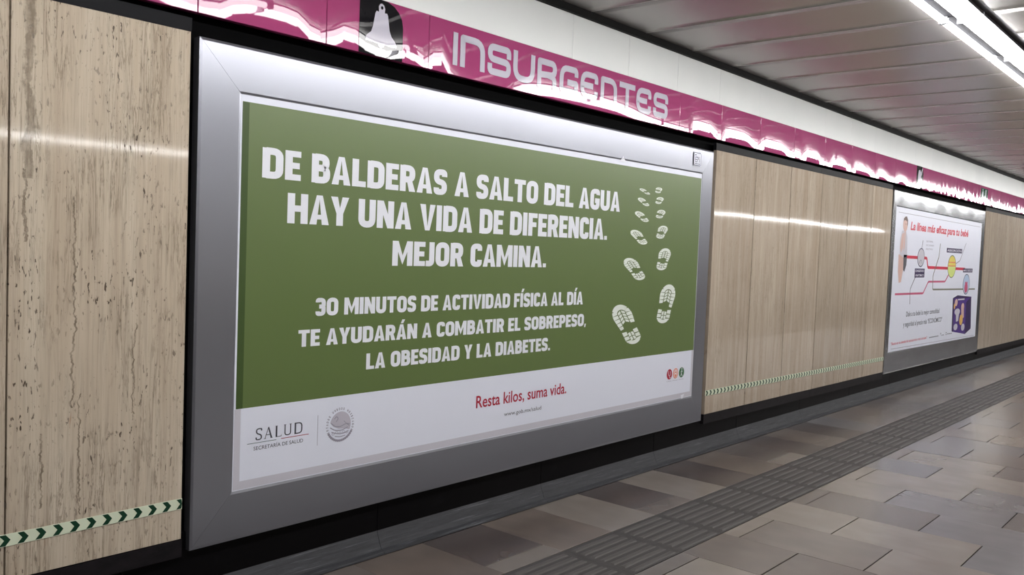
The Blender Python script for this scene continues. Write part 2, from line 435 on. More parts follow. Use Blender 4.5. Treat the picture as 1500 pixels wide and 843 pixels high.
M['ink_lite'] = poster('light grey ink', (186, 182, 194))
M['ink_teal'] = poster('dark green ink', (52, 84, 76))
M['ink_orange'] = poster('orange ink', (226, 132, 96))
M['ink_fgreen'] = poster('icon green ink', (52, 104, 62))
M['ink_navy'] = poster('navy ink', (60, 62, 96))
M['ink_crimson'] = poster('crimson ink', (206, 42, 72))
M['ink_pinkline'] = poster('rose ink', (196, 84, 122))
M['ink_olive'] = poster('olive ink', (120, 120, 104))
M['ink_purple'] = poster('purple ink', (78, 50, 132))
M['ink_violet'] = poster('dark violet ink', (52, 34, 84))
M['ink_skin'] = poster('skin ink', (206, 172, 162))
M['ink_hair'] = poster('dark hair ink', (92, 68, 62))
M['ink_jean'] = poster('dark grey print ink', (84, 84, 92))
M['ink_gold'] = poster('gold ink', (220, 176, 96))
M['ink_yellow'] = poster('yellow ink', (222, 206, 96))
M['ink_lime'] = poster('lime ink', (206, 220, 132))
M['ink_ice'] = poster('ice blue ink', (176, 196, 222))
M['tape'] = plain('pale green safety tape', (214, 222, 198), .45)
M['tape_green'] = plain('dark green chevron ink', (8, 54, 34), .5, spec=.3)

def stone_tile(i, rgb, rgb2):
    m = NT('floor stone %d' % i); r = m.obj_rand()
    off = m.n('ShaderNodeCombineXYZ', {0: m.math('MULTIPLY', r, 53.0), 1: m.math('MULTIPLY', r, 31.0), 2: 0.0}).outputs[0]
    p = m.n('ShaderNodeVectorMath', {0: m.P(), 1: off}, operation='ADD').outputs[0]
    sc = lambda v: m.n('ShaderNodeMapping', {'Vector': p, 'Scale': v}).outputs[0]
    cl = m.noise(sc((2.4, 3.4, 1)), 1, 1.5, .4)
    c = m.mix(m.ramp(cl, .22, .8), lin(rgb), lin(rgb2))
    c = m.mix(m.math('MULTIPLY', m.ramp(m.noise(sc((9, 5, 1)), 1, 1.5, .4), .4, .8), .14), c, lin(tuple(min(255, int(v*1.25)) for v in rgb)))
    t = m.mix(r, (.92, .92, .93, 1), (1.04, 1.03, 1.02, 1)); c = m.mix(1.0, c, t, 'MULTIPLY')
    rg = .25
    m.set(Base_Color=c, Roughness=rg, Specular_IOR_Level=.5)
    return m.m
TILE = [stone_tile(0, (104, 96, 91), (92, 85, 81)),      # mid taupe
        stone_tile(1, (119, 111, 105), (107, 100, 94)),    # pale
        stone_tile(2, (92, 84, 80), (80, 74, 72)),         # brown
        stone_tile(3, (100, 97, 99), (88, 86, 89)),        # grey
        stone_tile(4, (82, 73, 70), (58, 53, 54)),         # darkest, mottled
        stone_tile(5, (104, 94, 87), (82, 74, 70))]        # warm mottled
M['tactile'] = plain('shaded tactile paver', (66, 63, 63), .6, spec=.2)  # darker than the ribs: the shading between them is put into the colour
M['rib'] = plain('worn tactile rib', (80, 77, 76), .6, spec=.2)
M['grout'] = plain('dark grout bed', (52, 46, 46), .8)
M['dark_ceiling'] = plain('dark tunnel paint', (60, 60, 62), .8)
M['ballast'] = plain('sooty track bed', (38, 36, 36), .9)
M['far_wall'] = plain('pale far cladding', (150, 140, 124), .4)

# ------------------------------------------------------------------ the setting
XA, XB = -4.0, 26.0
def zb(x): return .318-(max(x, 1.2)-1.2)*.0045        # lower edge of the slabs
ZT = 2.343
wall = props(box('wall_left', XA, XB, .06, .25, 0, 3.1, M['recess']), kind='structure')
RT = [6.075, 6.765, 7.467, 8.176, 8.872, 9.569, 10.212]
LT = [1.769, 1.115, .455, -.205, -.865, -1.525, -2.185, -2.845, -3.5]
FT = [14.46]+[14.46+.69*i for i in range(1, 17)]
SR = random.Random(5)
def slab(x0, x1, mat):
    g = .0055 if mat is M['trav'] else .0030; r1, r2, r3, r4 = [SR.uniform(-.0012, .0012) for _ in range(4)]
    bm = bmesh.new(); a, b = x0+g, x1-g
    hexa(bm, [(a, r1, zb(x0)), (a, .03, zb(x0)), (b, .03, zb(x1)), (b, r2, zb(x1)), (a, r3, ZT), (a, .03, ZT), (b, .03, ZT), (b, r4, ZT)])
    from_bm('stone_slab', bm, mat, wall, bevel=.0012)
for i in range(len(LT)-1): slab(LT[i+1], LT[i], M['trav_stain'] if i == 0 else M['trav_old'])
for L_ in (RT, FT):
    for i in range(len(L_)-1): slab(L_[i], L_[i+1], M['trav'])
for a, b in ((XA, 1.772), (6.075, 10.214), (14.46, XB)):
    x = a
    while x < b-.05:                                    # dark strips over and under the slabs
        x2 = min(b, x+2.07) if b-x-2.07 > .3 else b
        wall_quad_box('slate_strip', x+.001, x2-.001, ZT+.002, ZT+.002, 2.398, 2.398, .004, .03, M['bar'], wall)
        wall_quad_box('plinth_strip', x+.001, x2-.001, zb(x)-.075, zb(x2)-.075, zb(x)-.003, zb(x2)-.003, .002, .04, M['strip'], wall)
        x = x2
x = 2.824-1.29*6
while x < XB:
    box('base_block', x+.0015, min(x+1.29, XB)-.0015, .03, .055, .06, .33, M['marble'], wall, bevel=.001)
    bm = bmesh.new(); prof = [(.05, .0), (.05, .112), (.03, .104), (.006, .045), (-.006, .02), (-.03, .014), (-.034, .001)]
    e = min(x+1.29, XB)-.001
    A = [bm.verts.new((x+.001, a, b)) for a, b in prof]; B = [bm.verts.new((e, a, b)) for a, b in prof]
    for i in range(len(prof)):
        j = (i+1) % len(prof); bm.faces.new((A[i], A[j], B[j], B[i]))
    bm.faces.new(A[::-1]); bm.faces.new(B)
    bmesh.ops.recalc_face_normals(bm, faces=bm.faces)
    from_bm('cove_segment', bm, M['cement'], wall)
    x += 1.29
PJ = [-3.8, -3.18, -2.56, -1.94, -1.31, -.69]+JOINTS[1:]
while PJ[-1] < XB: PJ.append(PJ[-1]+.62)
for i in range(len(PJ)-1):
    x0, x1 = PJ[i]+.0012, min(PJ[i+1], XB)-.0012
    box('pink_panel', x0, x1, -.006, .03, 2.422, 2.69, M['pink'], wall, bevel=.002)
WJ = [-3.9, -1.9, .0, 1.79, 4.218, 4.828, 5.452, 6.08, 6.765]
while WJ[-1] < XB: WJ.append(WJ[-1]+.695)
for i in range(len(WJ)-1):
    box('white_panel', WJ[i]+.001, min(WJ[i+1], XB)-.001, 0, .03, 2.692, 2.956, M['white'], wall, bevel=.001)
props(box('trim_1', XA, XB, -.022, .06, 2.957, 3.0, plain('black ceiling trim', (14, 13, 13), .6, spec=.15)), kind='structure')

# ceiling: metal panels laid across the platform
ceil_ = props(box('ceiling', XA, XB, -3.95, .06, 3.03, 3.12, M['dark_ceiling']), kind='structure')
def ceil_panel(x0, x1, y0, y1):
    bm = bmesh.new(); nx, ny = 8, 8; V = []
    rr = random.Random(int(x0*100)); sag = .0004+.0006*rr.random()
    for i in range(nx+1):
        u = i/nx; x_ = x0+(x1-x0)*u
        V.append([bm.verts.new((x_, y0+(y1-y0)*j/ny, 3.0-sag*4*u*(1-u)-(.004 if False else 0))) for j in range(ny+1)])
    for i in range(nx):
        for j in range(ny): bm.faces.new((V[i][j], V[i][j+1], V[i+1][j+1], V[i+1][j]))
    for a, b in ((0, 1), (nx, nx-1)):                  # turned-up edges
        up = [bm.verts.new((V[a][j].co.x, V[a][j].co.y, 3.02)) for j in range(ny+1)]
        for j in range(ny):
            f = (V[a][j], up[j], up[j+1], V[a][j+1]); bm.faces.new(f if a == nx else f[::-1])
    for f in bm.faces:
        f.normal_update()
        if abs(f.normal.z) > .5 and f.normal.z > 0: f.normal_flip()
    return from_bm('ceiling_panel', bm, M['ceil'], ceil_, smooth=True)
x = 5.6-.62*16
while x < XB-.1:
    ceil_panel(x+.0005, x+.6195, -1.665, -.024)
    ceil_panel(x+.0005, x+.6195, -3.93, -1.965)
    for y0_, y1_ in ((-1.665, -.024), (-3.93, -1.965)): box('seam_highlight', x-.004, x+.003, y0_, y1_, 2.9992, 3.004, M['seam'], ceil_)  # added pale strips stand in for highlights at the panel seams
    x += .62
props(box('trim_2', XA, XB, -1.962, -1.912, 3.004, 3.03, M['channel']), kind='structure')

# lamp rows
def fixture(x0, yc, far, label, group=None):
    t = empty('ceiling_light', (x0+.6, yc, 3.0), label, 'ceiling light', group)
    L_, Tb = (M['lamp_far'], M['lamp_far']) if far else (M['lamp'], M['tube'])
    a, b = x0+.006, x0+1.194
    y = yc
    bm = bmesh.new()                                     # deep diffuser
    R = [(y-.078, 2.999), (y-.070, 2.965), (y-.050, 2.950), (y+.010, 2.950), (y+.026, 2.965), (y+.030, 2.999)]
    A = [bm.verts.new((a+.012, p, q)) for p, q in R]; B = [bm.verts.new((b-.012, p, q)) for p, q in R]
    for i in range(len(R)-1): bm.faces.new((A[i], A[i+1], B[i+1], B[i]))
    bm.faces.new(A[::-1]); bm.faces.new(B); bmesh.ops.recalc_face_normals(bm, faces=bm.faces)
    from_bm('diffuser', bm, L_, t, smooth=False)
    box('housing', a, b, y-.085, y+.155, 3.0, 3.028, M['gap_metal'], t)
    bm = bmesh.new(); bmesh.ops.create_cone(bm, segments=10, radius1=.019, radius2=.019, depth=b-a-.03, cap_ends=True,
        matrix=Matrix.Translation(((a+b)/2, y+.122, 2.979)) @ Matrix.Rotation(math.pi/2, 4, 'Y'))
    from_bm('tube', bm, Tb, t, smooth=True)
    for q in (a+.004, b-.016): box('lamp_holder', q, q+.012, y+.10, y+.145, 2.962, 3.0, M['grey_metal'], t)
    box('end_plate', a, a+.01, y-.08, y+.05, 2.955, 3.0, M['grey_metal'], t)
    box('side_rail', a, b, y-.094, y-.079, 2.984, 3.02, M['grey_metal'], t)
VIS = {4.4: 'lit fluorescent ceiling light cut by the top edge of the picture', 5.6: 'lit fluorescent ceiling light, whole one right of the cross joint',
       6.8: 'lit fluorescent ceiling light farthest along, cut by the right edge'}
for i in range(-6, 17):
    x0 = round(5.6+1.2*i, 3)
    fixture(x0, -1.8225, False, VIS.get(x0, 'lit fluorescent ceiling light of the platform row beyond the frame'),
            'fluorescent lights in one row over the platform' if x0 in VIS else 'platform row lights outside the picture')

# floor: stone tiles in cross rows, tactile strip
floor = props(box('floor', XA, XB, -3.95, .06, -.3, -.02, M['grout']), kind='structure')
PITCH_X, X0R = .4455, 4.4075
def tile(x0, x1, y0, y1, mat, name='floor_tile', dz=0):
    box(name, x0+.0007, x1-.0007, y0+.0026, y1-.0026, -.02, dz, mat, floor, bevel=.0008)
KA, KB = -7, 34
near_wall = {-6: 2, -5: 0, -4: 5, -3: 4, -2: 5, -1: 1, 0: 4, 1: 1, 2: 4, 3: 5, 4: 2, 5: 4, 6: 5, 7: 4, 8: 3, 9: 0}
fixed = {(-2, 1): 1, (-1, 0): 2, (-1, 1): 2, (0, 0): 1, (0, 1): 0, (0, 2): 1, (1, 0): 1, (1, 1): 1, (1, 2): 3, (2, 0): 2, (2, 1): 2, (2, 2): 3, (3, 0): 1, (3, 1): 3, (3, 2): 2,
         (4, 1): 1, (4, 2): 3, (5, 0): 3, (5, 1): 1, (6, 1): 1, (6, 2): 2, (7, 0): 3, (7, 1): 5}
ribs = bmesh.new(); nrib = 0
for k in range(KA, KB):
    a = X0R+k*PITCH_X; b = a+PITCH_X
    rr = random.Random(k*13+5)
    mi = near_wall.get(k, rr.choice((0, 3, 5, 2, 4)))
    if k in (-3, 0, 4, 6): 
        tile(a, b, -.48, -.035, TILE[mi]); tile(a, b, -.61, -.48, TILE[1 if k in (-3, 4) else 5])
    else: tile(a, b, -.61, -.035, TILE[mi])
    tile(a, b, -1.045, -.61, M['tactile'], 'tactile_tile', .0)
    tl = floor.children[-1]
    for j in range(7):
        y = -.655-j*.0595
        if nrib < 300:
            bm = bmesh.new(); q = .018
            hexa(bm, [(a+.03, y-q, 0), (a+.03, y+q, 0), (b-.03, y+q, 0), (b-.03, y-q, 0),
                      (a+.038, y-q*.55, .004), (a+.038, y+q*.55, .004), (b-.038, y+q*.55, .004), (b-.038, y-q*.55, .004)])
            from_bm('rib', bm, M['rib'], tl); nrib += 1
    first = -1.814 if k % 2 == 0 else -1.479
    ys = [-1.045]
    y = first
    while y+.67 < -1.045-.03: y += .67
    while y > -3.95: ys.append(y); y -= .67
    ys.append(-3.95)
    for j in range(len(ys)-1):
        mi = fixed.get((k, j), rr.choice((0, 0, 1, 2, 3, 3, 5)))
        tile(a, b, ys[j+1], ys[j], TILE[mi], dz=rr.uniform(-.0006, .0006))
ribs.free()

# the rest of the station, seen only in reflections
props(box('trim_3', XA, XB, -4.15, -3.95, -1.3, .0, M['cement']), kind='structure')
props(box('track_bed', XA, XB, -9.3, -3.95, -1.5, -1.3, M['ballast']), kind='structure')
props(box('floor_2', XA, XB+20, -13.4, -9.3, -1.3, .0, TILE[0]), kind='structure')
props(box('wall_right', XA, XB+20, -13.6, -13.4, 0, 3.1, M['far_wall']), kind='structure')
props(box('ceiling_2', XA, XB+20, -13.4, -3.95, 3.03, 3.15, M['dark_ceiling']), kind='structure')
props(box('wall_back', XA-.2, XA, -13.6, .25, -1.5, 3.15, M['dark_ceiling']), kind='structure')
props(box('wall_front', XB, XB+.2, -3.95, .25, -1.5, 3.15, M['dark_ceiling']), kind='structure')
for i in range(0, 20):
    t = empty('ceiling_light', (-3+2.4*i, -11.5, 3.0), 'lit fluorescent ceiling light over the opposite platform', 'ceiling light', 'opposite platform lights outside the picture')
    box('diffuser', -3+2.4*i+.02, -3+2.4*i+2.34, -11.58, -11.42, 2.96, 2.99, M['lamp_far'], t)
    box('housing', -3+2.4*i, -3+2.4*i+2.38, -11.6, -11.4, 2.99, 3.03, M['grey_metal'], t)

# ------------------------------------------------------------------ station lettering on the pink band
PY = -.0075
SZ0, SZ1 = 2.473, 2.641
def sgn(ch, x0, x1):
    W = (x1-x0)/(SZ1-SZ0); t = .215; h = t/2; a, b, lo, hi, mid = h, W-h, h, 1-h, .5; r = .34
    P = lambda pts, rr=r, closed=False: path(pts, t, rr, closed)
    E_ = [0, r, r, r, r, 0]
    if ch == 'I': g = [rect(0, 0, W, 1)]
    elif ch == 'N': g = P([(a, 0), (a, hi), (b, hi), (b, 0)], [0, .02, r*1.1, 0])
    elif ch == 'S': g = P([(b, .62), (b, hi), (a, hi), (a, .52), (b, .48), (b, lo), (a, lo), (a, .36)], [0, r, r, r, r, r, r, 0])
    elif ch == 'U': g = P([(a, 1), (a, lo), (b, lo), (b, 1)], r*1.1)
    elif ch == 'R': g = P([(a, 0), (a, hi), (b, hi), (b, .5), (a, .44)], [0, .02, r, r*.8, 0])+P([(W*.55, .47), (b, .42), (b, 0)], [0, r*.8, 0])
    elif ch == 'G': g = P([(b, .66), (b, hi), (a, hi), (a, lo), (b, lo), (b, .42), (W*.42, .42)], [0, r, r, r*.4, .03, .02, 0])
    elif ch == 'E': g = P([(b, .62), (b, hi), (a, hi), (a, lo), (b, lo), (b, .34)], [0, r, r, r, r, 0])+P([(a, .5), (W*.72, .5)], 0)
    elif ch == 'T': g = [rect(W/2-h, 0, W/2+h, 1), rect(0, 1-t, W, 1)]
    return [[(x0+p*(SZ1-SZ0), SZ0+q*(SZ1-SZ0)) for p, q in poly] for poly in g]
LX = [(3.203, 3.236), (3.256, 3.444), (3.466, 3.656), (3.676, 3.864), (3.888, 4.066), (4.096, 4.277), (4.302, 4.485), (4.515, 4.696), (4.723, 4.905), (4.924, 5.105), (5.135, 5.324)]
sn = empty('station_name', (3.2, 0, 2.473), 'pale station name INSURGENTES in rounded capitals on the pink band', 'lettering')
for ch, (a, b) in zip('INSURGENTES', LX):
    flat('letter', sgn(ch, a, b), PY-.0006, M['pink_white'], sn, thick=.0018)
bp = empty('bell_sign', (2.72, 0, 2.42), 'black plate with a white bell pictogram beside the station name', 'pictogram')
flat('backplate', [[(2.59, 2.423), (2.858, 2.423), (2.858, 2.58), (2.85, 2.62), (2.83, 2.65), (2.80, 2.673), (2.76, 2.687), (2.72, 2.689), (2.59, 2.689)]], PY-.0003, M['pink_black'], bp, thick=.0015)
bell = [(2.683, 2.622), (2.690, 2.632), (2.704, 2.63), (2.702, 2.655), (2.71, 2.668), (2.722, 2.672), (2.735, 2.665), (2.741, 2.650), (2.739, 2.63), (2.753, 2.632), (2.760, 2.622),
        (2.772, 2.555), (2.785, 2.528), (2.806, 2.51), (2.820, 2.492), (2.818, 2.478), (2.745, 2.481), (2.736, 2.468), (2.722, 2.463), (2.708, 2.467), (2.700, 2.481), (2.628, 2.484), (2.627, 2.5), (2.638, 2.514), (2.66, 2.53), (2.669, 2.555)]
flat('bell', [bell], PY-.0009, M['pink_white'], bp, thick=.0008)
flat('bell_hole', [ell(2.722, 2.652, .0075, .0085, 14)], PY-.0013, M['pink_black'], bp, thick=.0006)
hp = empty('hand_sign', (11.13, 0, 2.42), 'small black plate with a pale raised hand on the band above the white poster', 'pictogram')
flat('backplate', [[(11.0, 2.423), (11.26, 2.423), (11.26, 2.60), (11.24, 2.65), (11.2, 2.689), (11.0, 2.689)]], PY-.0003, M['pink_black'], hp, thick=.0015)
flat('figure', [[(11.05, 2.43), (11.20, 2.43), (11.22, 2.52), (11.17, 2.56), (11.16, 2.62), (11.12, 2.65), (11.07, 2.635), (11.055, 2.58)], [(11.16, 2.56), (11.20, 2.60), (11.23, 2.67), (11.21, 2.675), (11.17, 2.63)]], PY-.0009, M['pink_white'], hp, thick=.0008)
gp = empty('exit_sign', (14.2, 0, 2.42), 'small dark green plate with white running figure and bar on the far pink band', 'pictogram')
flat('backplate', [rect(14.05, 2.46, 14.45, 2.655)], PY-.0003, M['pink_green'], gp, thick=.0015)
flat('figure', [ell(14.15, 2.625, .016, .02, 12), [(14.12, 2.6), (14.18, 2.61), (14.2, 2.55), (14.17, 2.53), (14.2, 2.48), (14.17, 2.475), (14.14, 2.53), (14.1, 2.50), (14.08, 2.515), (14.12, 2.55)], rect(14.3, 2.48, 14.36, 2.64)], PY-.0009, M['pink_white'], gp, thick=.0008)

# ------------------------------------------------------------------ safety tape
def tape(x0, x1, z0, z1, label, phase):
    t = empty('safety_tape', (x0, 0, z0), label, 'tape', 'safety tape along the slabs')
    zc = lambda x: z0+(z1-z0)*(x-x0)/(x1-x0)
    bm = bmesh.new(); hw = .0215
    hexa(bm, [(x0, -.0018, z0-hw), (x0, .0, z0-hw), (x1, .0, z1-hw), (x1, -.0018, z1-hw), (x0, -.0018, z0+hw), (x0, .0, z0+hw), (x1, .0, z1+hw), (x1, -.0018, z1+hw)])
    from_bm('tape_band', bm, M['tape'], t)
    x = phase
    while x < x1-.004:
        h = .0195; d = .016; w_ = .021
        pts = [(x, zc(x)+h), (x+w_, zc(x)+h), (x+w_+d, zc(x)), (x+w_, zc(x)-h), (x, zc(x)-h), (x+d, zc(x))]
        pts = [(min(p, x1), q) for p, q in pts]
        if x > x0: flat('chevron', [pts], -.0022, M['tape_green'], t, thick=.0004)
        x += .0588
tape(.46, 1.766, .461, .461, 'pale green tape with dark green chevrons across the pitted slabs at the left', 1.154-.0588*11)
tape(6.077, 10.21, .462, .432, 'pale green chevron tape across the slabs between the two billboards', 6.085)

# ------------------------------------------------------------------ billboards
def mitred(name, pts_out, pts_in, y_out, y_in, mat, parent, label=None):
    # one frame rail from an outer edge to an inner edge
    (a, b), (d, c) = pts_out, pts_in
    bm = bmesh.new(); lip = .012
    def P(p, y): return (p[0], y, p[1])
    def mixp(p, q, f): return (p[0]+(q[0]-p[0])*f, p[1]+(q[1]-p[1])*f)
    fr = [0, .045, .06, .94, 1]
    ys = [y_out+.004, y_out, y_out-.001, y_in, y_in+.003]
    g = .0004
    A = [bm.verts.new(P(mixp(a, d, f), y)) for f, y in zip(fr, ys)]
    B = [bm.verts.new(P(mixp(b, c, f), y)) for f, y in zip(fr, ys)]
    for i in range(len(fr)-1): bm.faces.new((A[i], B[i], B[i+1], A[i+1]))
    # returns to the wall
    a2, b2, c2, d2 = [bm.verts.new(P(q, .045)) for q in (a, b)]+[bm.verts.new(P(q, .02)) for q in (c, d)]
    bm.faces.new((A[0], a2, b2, B[0])); bm.faces.new((A[-1], B[-1], c2, d2)); bm.faces.new((a2, d2, c2, b2))
    bm.faces.new(A+[d2, a2]); bm.faces.new((B+[c2, b2])[::-1])
    bmesh.ops.recalc_face_normals(bm, faces=bm.faces)
    o = from_bm(name, bm, mat, parent)
    if label: o['label'] = label
    return o
def rails(t, O, I, mat, y_out=-.004, y_in=-.0055):
    TL, TR, BR, BL = O; tl, tr, br, bl = I
    g = .0012
    mitred('frame_rail', (TL, TR), (tl, tr), y_out, y_in, mat, t)
    mitred('frame_rail', ((TR[0], TR[1]-g), (BR[0], BR[1]+g)), ((tr[0], tr[1]-g), (br[0], br[1]+g)), y_out, y_in, mat, t)
    mitred('frame_rail', (BR, BL), (br, bl), y_out, y_in, mat, t)
    mitred('frame_rail', ((BL[0], BL[1]+g), (TL[0], TL[1]-g)), ((bl[0], bl[1]+g), (tl[0], tl[1]-g)), y_out, y_in, mat, t)

B1 = empty('billboard', (3.9, 0, .255), 'large grey metal framed billboard with a green walking campaign poster', 'billboard')
rails(B1, [(1.802, 2.333), (6.03, 2.326), (6.028, .255), (1.802, .257)], [(1.992, 2.133), (5.857, 2.14), (5.857, .468), (1.99, .468)], M['alu'])
box('backing_tray', 1.83, 6.0, .012, .05, .28, 2.30, M['grey_metal'], B1)
PB = -.003
pst = flat('poster', [rect(1.988, .466, 5.859, 2.142)], PB, M['paper'], B1, 'poster sheet, green above and white below', thick=.012)
flat('green_field', [rect(1.998, .817, 5.855, 2.107)], PB-.0004, M['green'], pst)
flat('side_reflection', [rect(1.998, .817, 2.030, 2.105)], PB-.0008, M['green_dark'], pst)  # darker strip stands in for the frame's shade and reflection
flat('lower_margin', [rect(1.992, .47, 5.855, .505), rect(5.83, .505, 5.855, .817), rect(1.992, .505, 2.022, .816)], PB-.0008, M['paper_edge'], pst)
flat('torn_tab', [[(4.76, 2.128), (4.835, 2.13), (4.80, 2.165)], [(5.69, .49), (5.74, .495), (5.725, .465), (5.70, .462)]], -.008, M['ink_white'], pst)
TY = PB-.0009
for s, a, b, z, h in (('DE BALDERAS A SALTO DEL AGUA', 2.097, 4.791, 1.800, .128), ('HAY UNA VIDA DE DIFERENCIA.', 2.228, 4.660, 1.612, .132), ('MEJOR CAMINA.', 2.838, 4.042, 1.430, .123),
                      ('30 MINUTOS DE ACTIVIDAD FÍSICA AL DÍA', 2.391, 4.425, 1.199, .080), ('TE AYUDARÁN A COMBATIR EL SOBREPESO,', 2.302, 4.470, 1.062, .076), ('LA OBESIDAD Y LA DIABETES.', 2.694, 4.113, .929, .077)):
    slab_line('printed_word', s, a, b, z, h, TY, M['ink_white'], pst)
font_line('lettering', 'Resta kilos, suma vida.', 3.478, 4.292, .650, .070, TY, M['ink_red'], pst, offset=.012)
font_line('lettering', 'www.gob.mx/salud', 3.715, 4.050, .576, .024, TY, M['ink_grey'], pst)
# SALUD in Roman capitals
def serif_word(x0, x1, z, h):
    P_ = []; W = {'S': .5, 'A': .72, 'L': .56, 'U': .72, 'D': .74}; gap = .14
    tot = sum(W[c]+gap for c in 'SALUD')-gap; s = (x1-x0)/tot; x = x0; T, t = .13, .055
    for c in 'SALUD':
        w_ = W[c]; g = []
        sf = lambda a, zz: [rect(a-.09, zz, a+.09, zz+.04)]
        if c == 'S': g = path([(w_-.05, .78), (w_-.05, .97), (.06, .97), (.06, .56), (w_-.06, .44), (w_-.06, .03), (.05, .03), (.04, .24)], .1, .24)
        if c == 'A': g = [[(.06, 0), (.11, 0), (w_/2, .86), (w_/2+.02, 1), (w_/2-.02, 1)], [(w_-.17, 0), (w_-.04, 0), (w_/2+.05, 1), (w_/2-.02, 1), (w_/2-.02, .86)], rect(.2, .3, w_-.2, .36)]+sf(.08, 0)+sf(w_-.1, 0)
        if c == 'L': g = [rect(.08, 0, .08+T, 1), rect(.08, 0, w_-.02, .05), [(w_-.06, 0), (w_, 0), (w_, .22), (w_-.05, .05)]]+sf(.145, .96)
        if c == 'U': g = path([(.14, 1), (.14, .04), (w_-.12, .04), (w_-.12, 1)], .09, .3)+sf(.14, .96)+sf(w_-.12, .96)
        if c == 'D': g = [rect(.07, 0, .07+T, 1)]+path([(.07, .965), (w_-.06, .965), (w_-.06, .035), (.07, .035)], .1, .42)
        P_ += [[(x+a*s, z+b*h) for a, b in p] for p in g]; x += (w_+gap)*s
    return P_
flat('lettering', serif_word(2.097, 2.337, .671, .050), TY, M['ink_grey'], pst)
font_line('lettering', 'SECRETARÍA DE SALUD', 2.088, 2.342, .628, .017, TY, M['ink_grey'], pst)
flat('rule_line', [rect(2.056, .6585, 2.201, .6605)], TY, M['ink_teal'], pst)
flat('rule_line', [rect(2.225, .6595, 2.372, .662)], TY, M['ink_red'], pst)
flat('divider_line', [rect(2.4195, .60, 2.4215, .74)], TY, M['ink_mid'], pst)
# round seal
sx, sz, sr = 2.549, .6805, .0815
sp_ = []
txt = 'ESTADOS UNIDOS MEXICANOS'
for i, c in enumerate(txt):
    if c == ' ': continue
    an = math.radians(205-230*i/(len(txt)-1)); ux, uz = math.cos(an), math.sin(an)
    tx, tz = uz, -ux                                     # reading direction, clockwise
    cw, chh = .0072, .0115
    W = GW[c]
    for p in glyph(c, W, .2):
        sp_.append([(sx+ux*(sr-.012+q*chh)+tx*((a/W)-.5)*cw, sz+uz*(sr-.012+q*chh)+tz*((a/W)-.5)*cw) for a, q in p])
flat('seal_text', sp_, TY, M['ink_mid'], pst)
wr = []
for i in range(15):
    an = math.radians(212+i*116/14); wr.append(ell(sx+(sr-.006)*math.cos(an), sz+(sr-.006)*math.sin(an), .0075, .0062, 8))
flat('seal_wreath', wr, TY, M['ink_mid'], pst)
dome = [(sx+.062*math.cos(a)*.98+.002, sz+.062*math.sin(a)) for a in [math.radians(-28+ (168+28)*i/20) for i in range(21)]]+[(sx-.04, sz-.005), (sx-.01, sz-.018), (sx+.03, sz-.022)]
flat('seal_field', [dome], TY, M['ink_lite'], pst)
em = []
em += path([(sx-.052, sz+.012), (sx-.03, sz-.006), (sx+.0, sz-.010), (sx+.035, sz+.002), (sx+.056, sz-.004)], .004, .01)
em += path([(sx-.058, sz-.008), (sx-.03, sz-.024), (sx+.01, sz-.028), (sx+.045, sz-.016)], .0045, .012)
em += path([(sx-.05, sz-.03), (sx-.015, sz-.042), (sx+.02, sz-.044), (sx+.05, sz-.034)], .004, .012)
em += path([(sx-.03, sz-.052), (sx+.0, sz-.058), (sx+.03, sz-.054)], .0035, .01)
em += path([(sx-.035, sz+.03), (sx-.022, sz+.042), (sx-.012, sz+.03), (sx-.024, sz+.016)], .004, .006)
em += path([(sx+.02, sz+.016), (sx+.036, sz+.002), (sx+.054, sz-.012)], .003, 0)
for q in (-.04, -.02, 0, .02, .04): em += ring(sx+q, sz-.036-abs(.02-abs(q))*.2, .009, .006, .002, 8)
flat('seal_emblem', em, TY-.0003, M['ink_mid'], pst)
# three round icons
for i, (cx, mt) in enumerate(((5.522, 'ink_red'), (5.608, 'ink_orange'), (5.694, 'ink_fgreen'))):
    flat('round_icon', [ell(cx, .660, .037, .038)], TY, M[mt], pst)
    q = TY-.0004
    if i == 0: g = path([(cx-.016, .685), (cx-.012, .655), (cx+.002, .645), (cx+.014, .66), (cx+.012, .682)], .005, .01)+path([(cx+.002, .645), (cx+.004, .632), (cx+.018, .636)], .005, .006)
    elif i == 1: g = ring(cx, .66, .03, .031, .004, 20)+path([(cx-.012, .645), (cx-.012, .678), (cx+.012, .678), (cx+.012, .645)], .007, .006)+[rect(cx-.012, .655, cx+.012, .662)]
    else: g = [ell(cx+.003, .686, .006, .0065, 10)]+path([(cx+.002, .676), (cx-.002, .655), (cx+.012, .632)], .006, 0)+path([(cx-.002, .655), (cx-.012, .632)], .006, 0)+path([(cx-.013, .66), (cx+.002, .676), (cx+.015, .662)], .004, 0)
    flat('icon_figure', g, q, M['ink_white'], pst)
    font_line('lettering', ('Chécate', 'Mídete', 'Muévete')[i], cx-.036, cx+.034, .606, .008, TY, M['ink_mid'], pst)
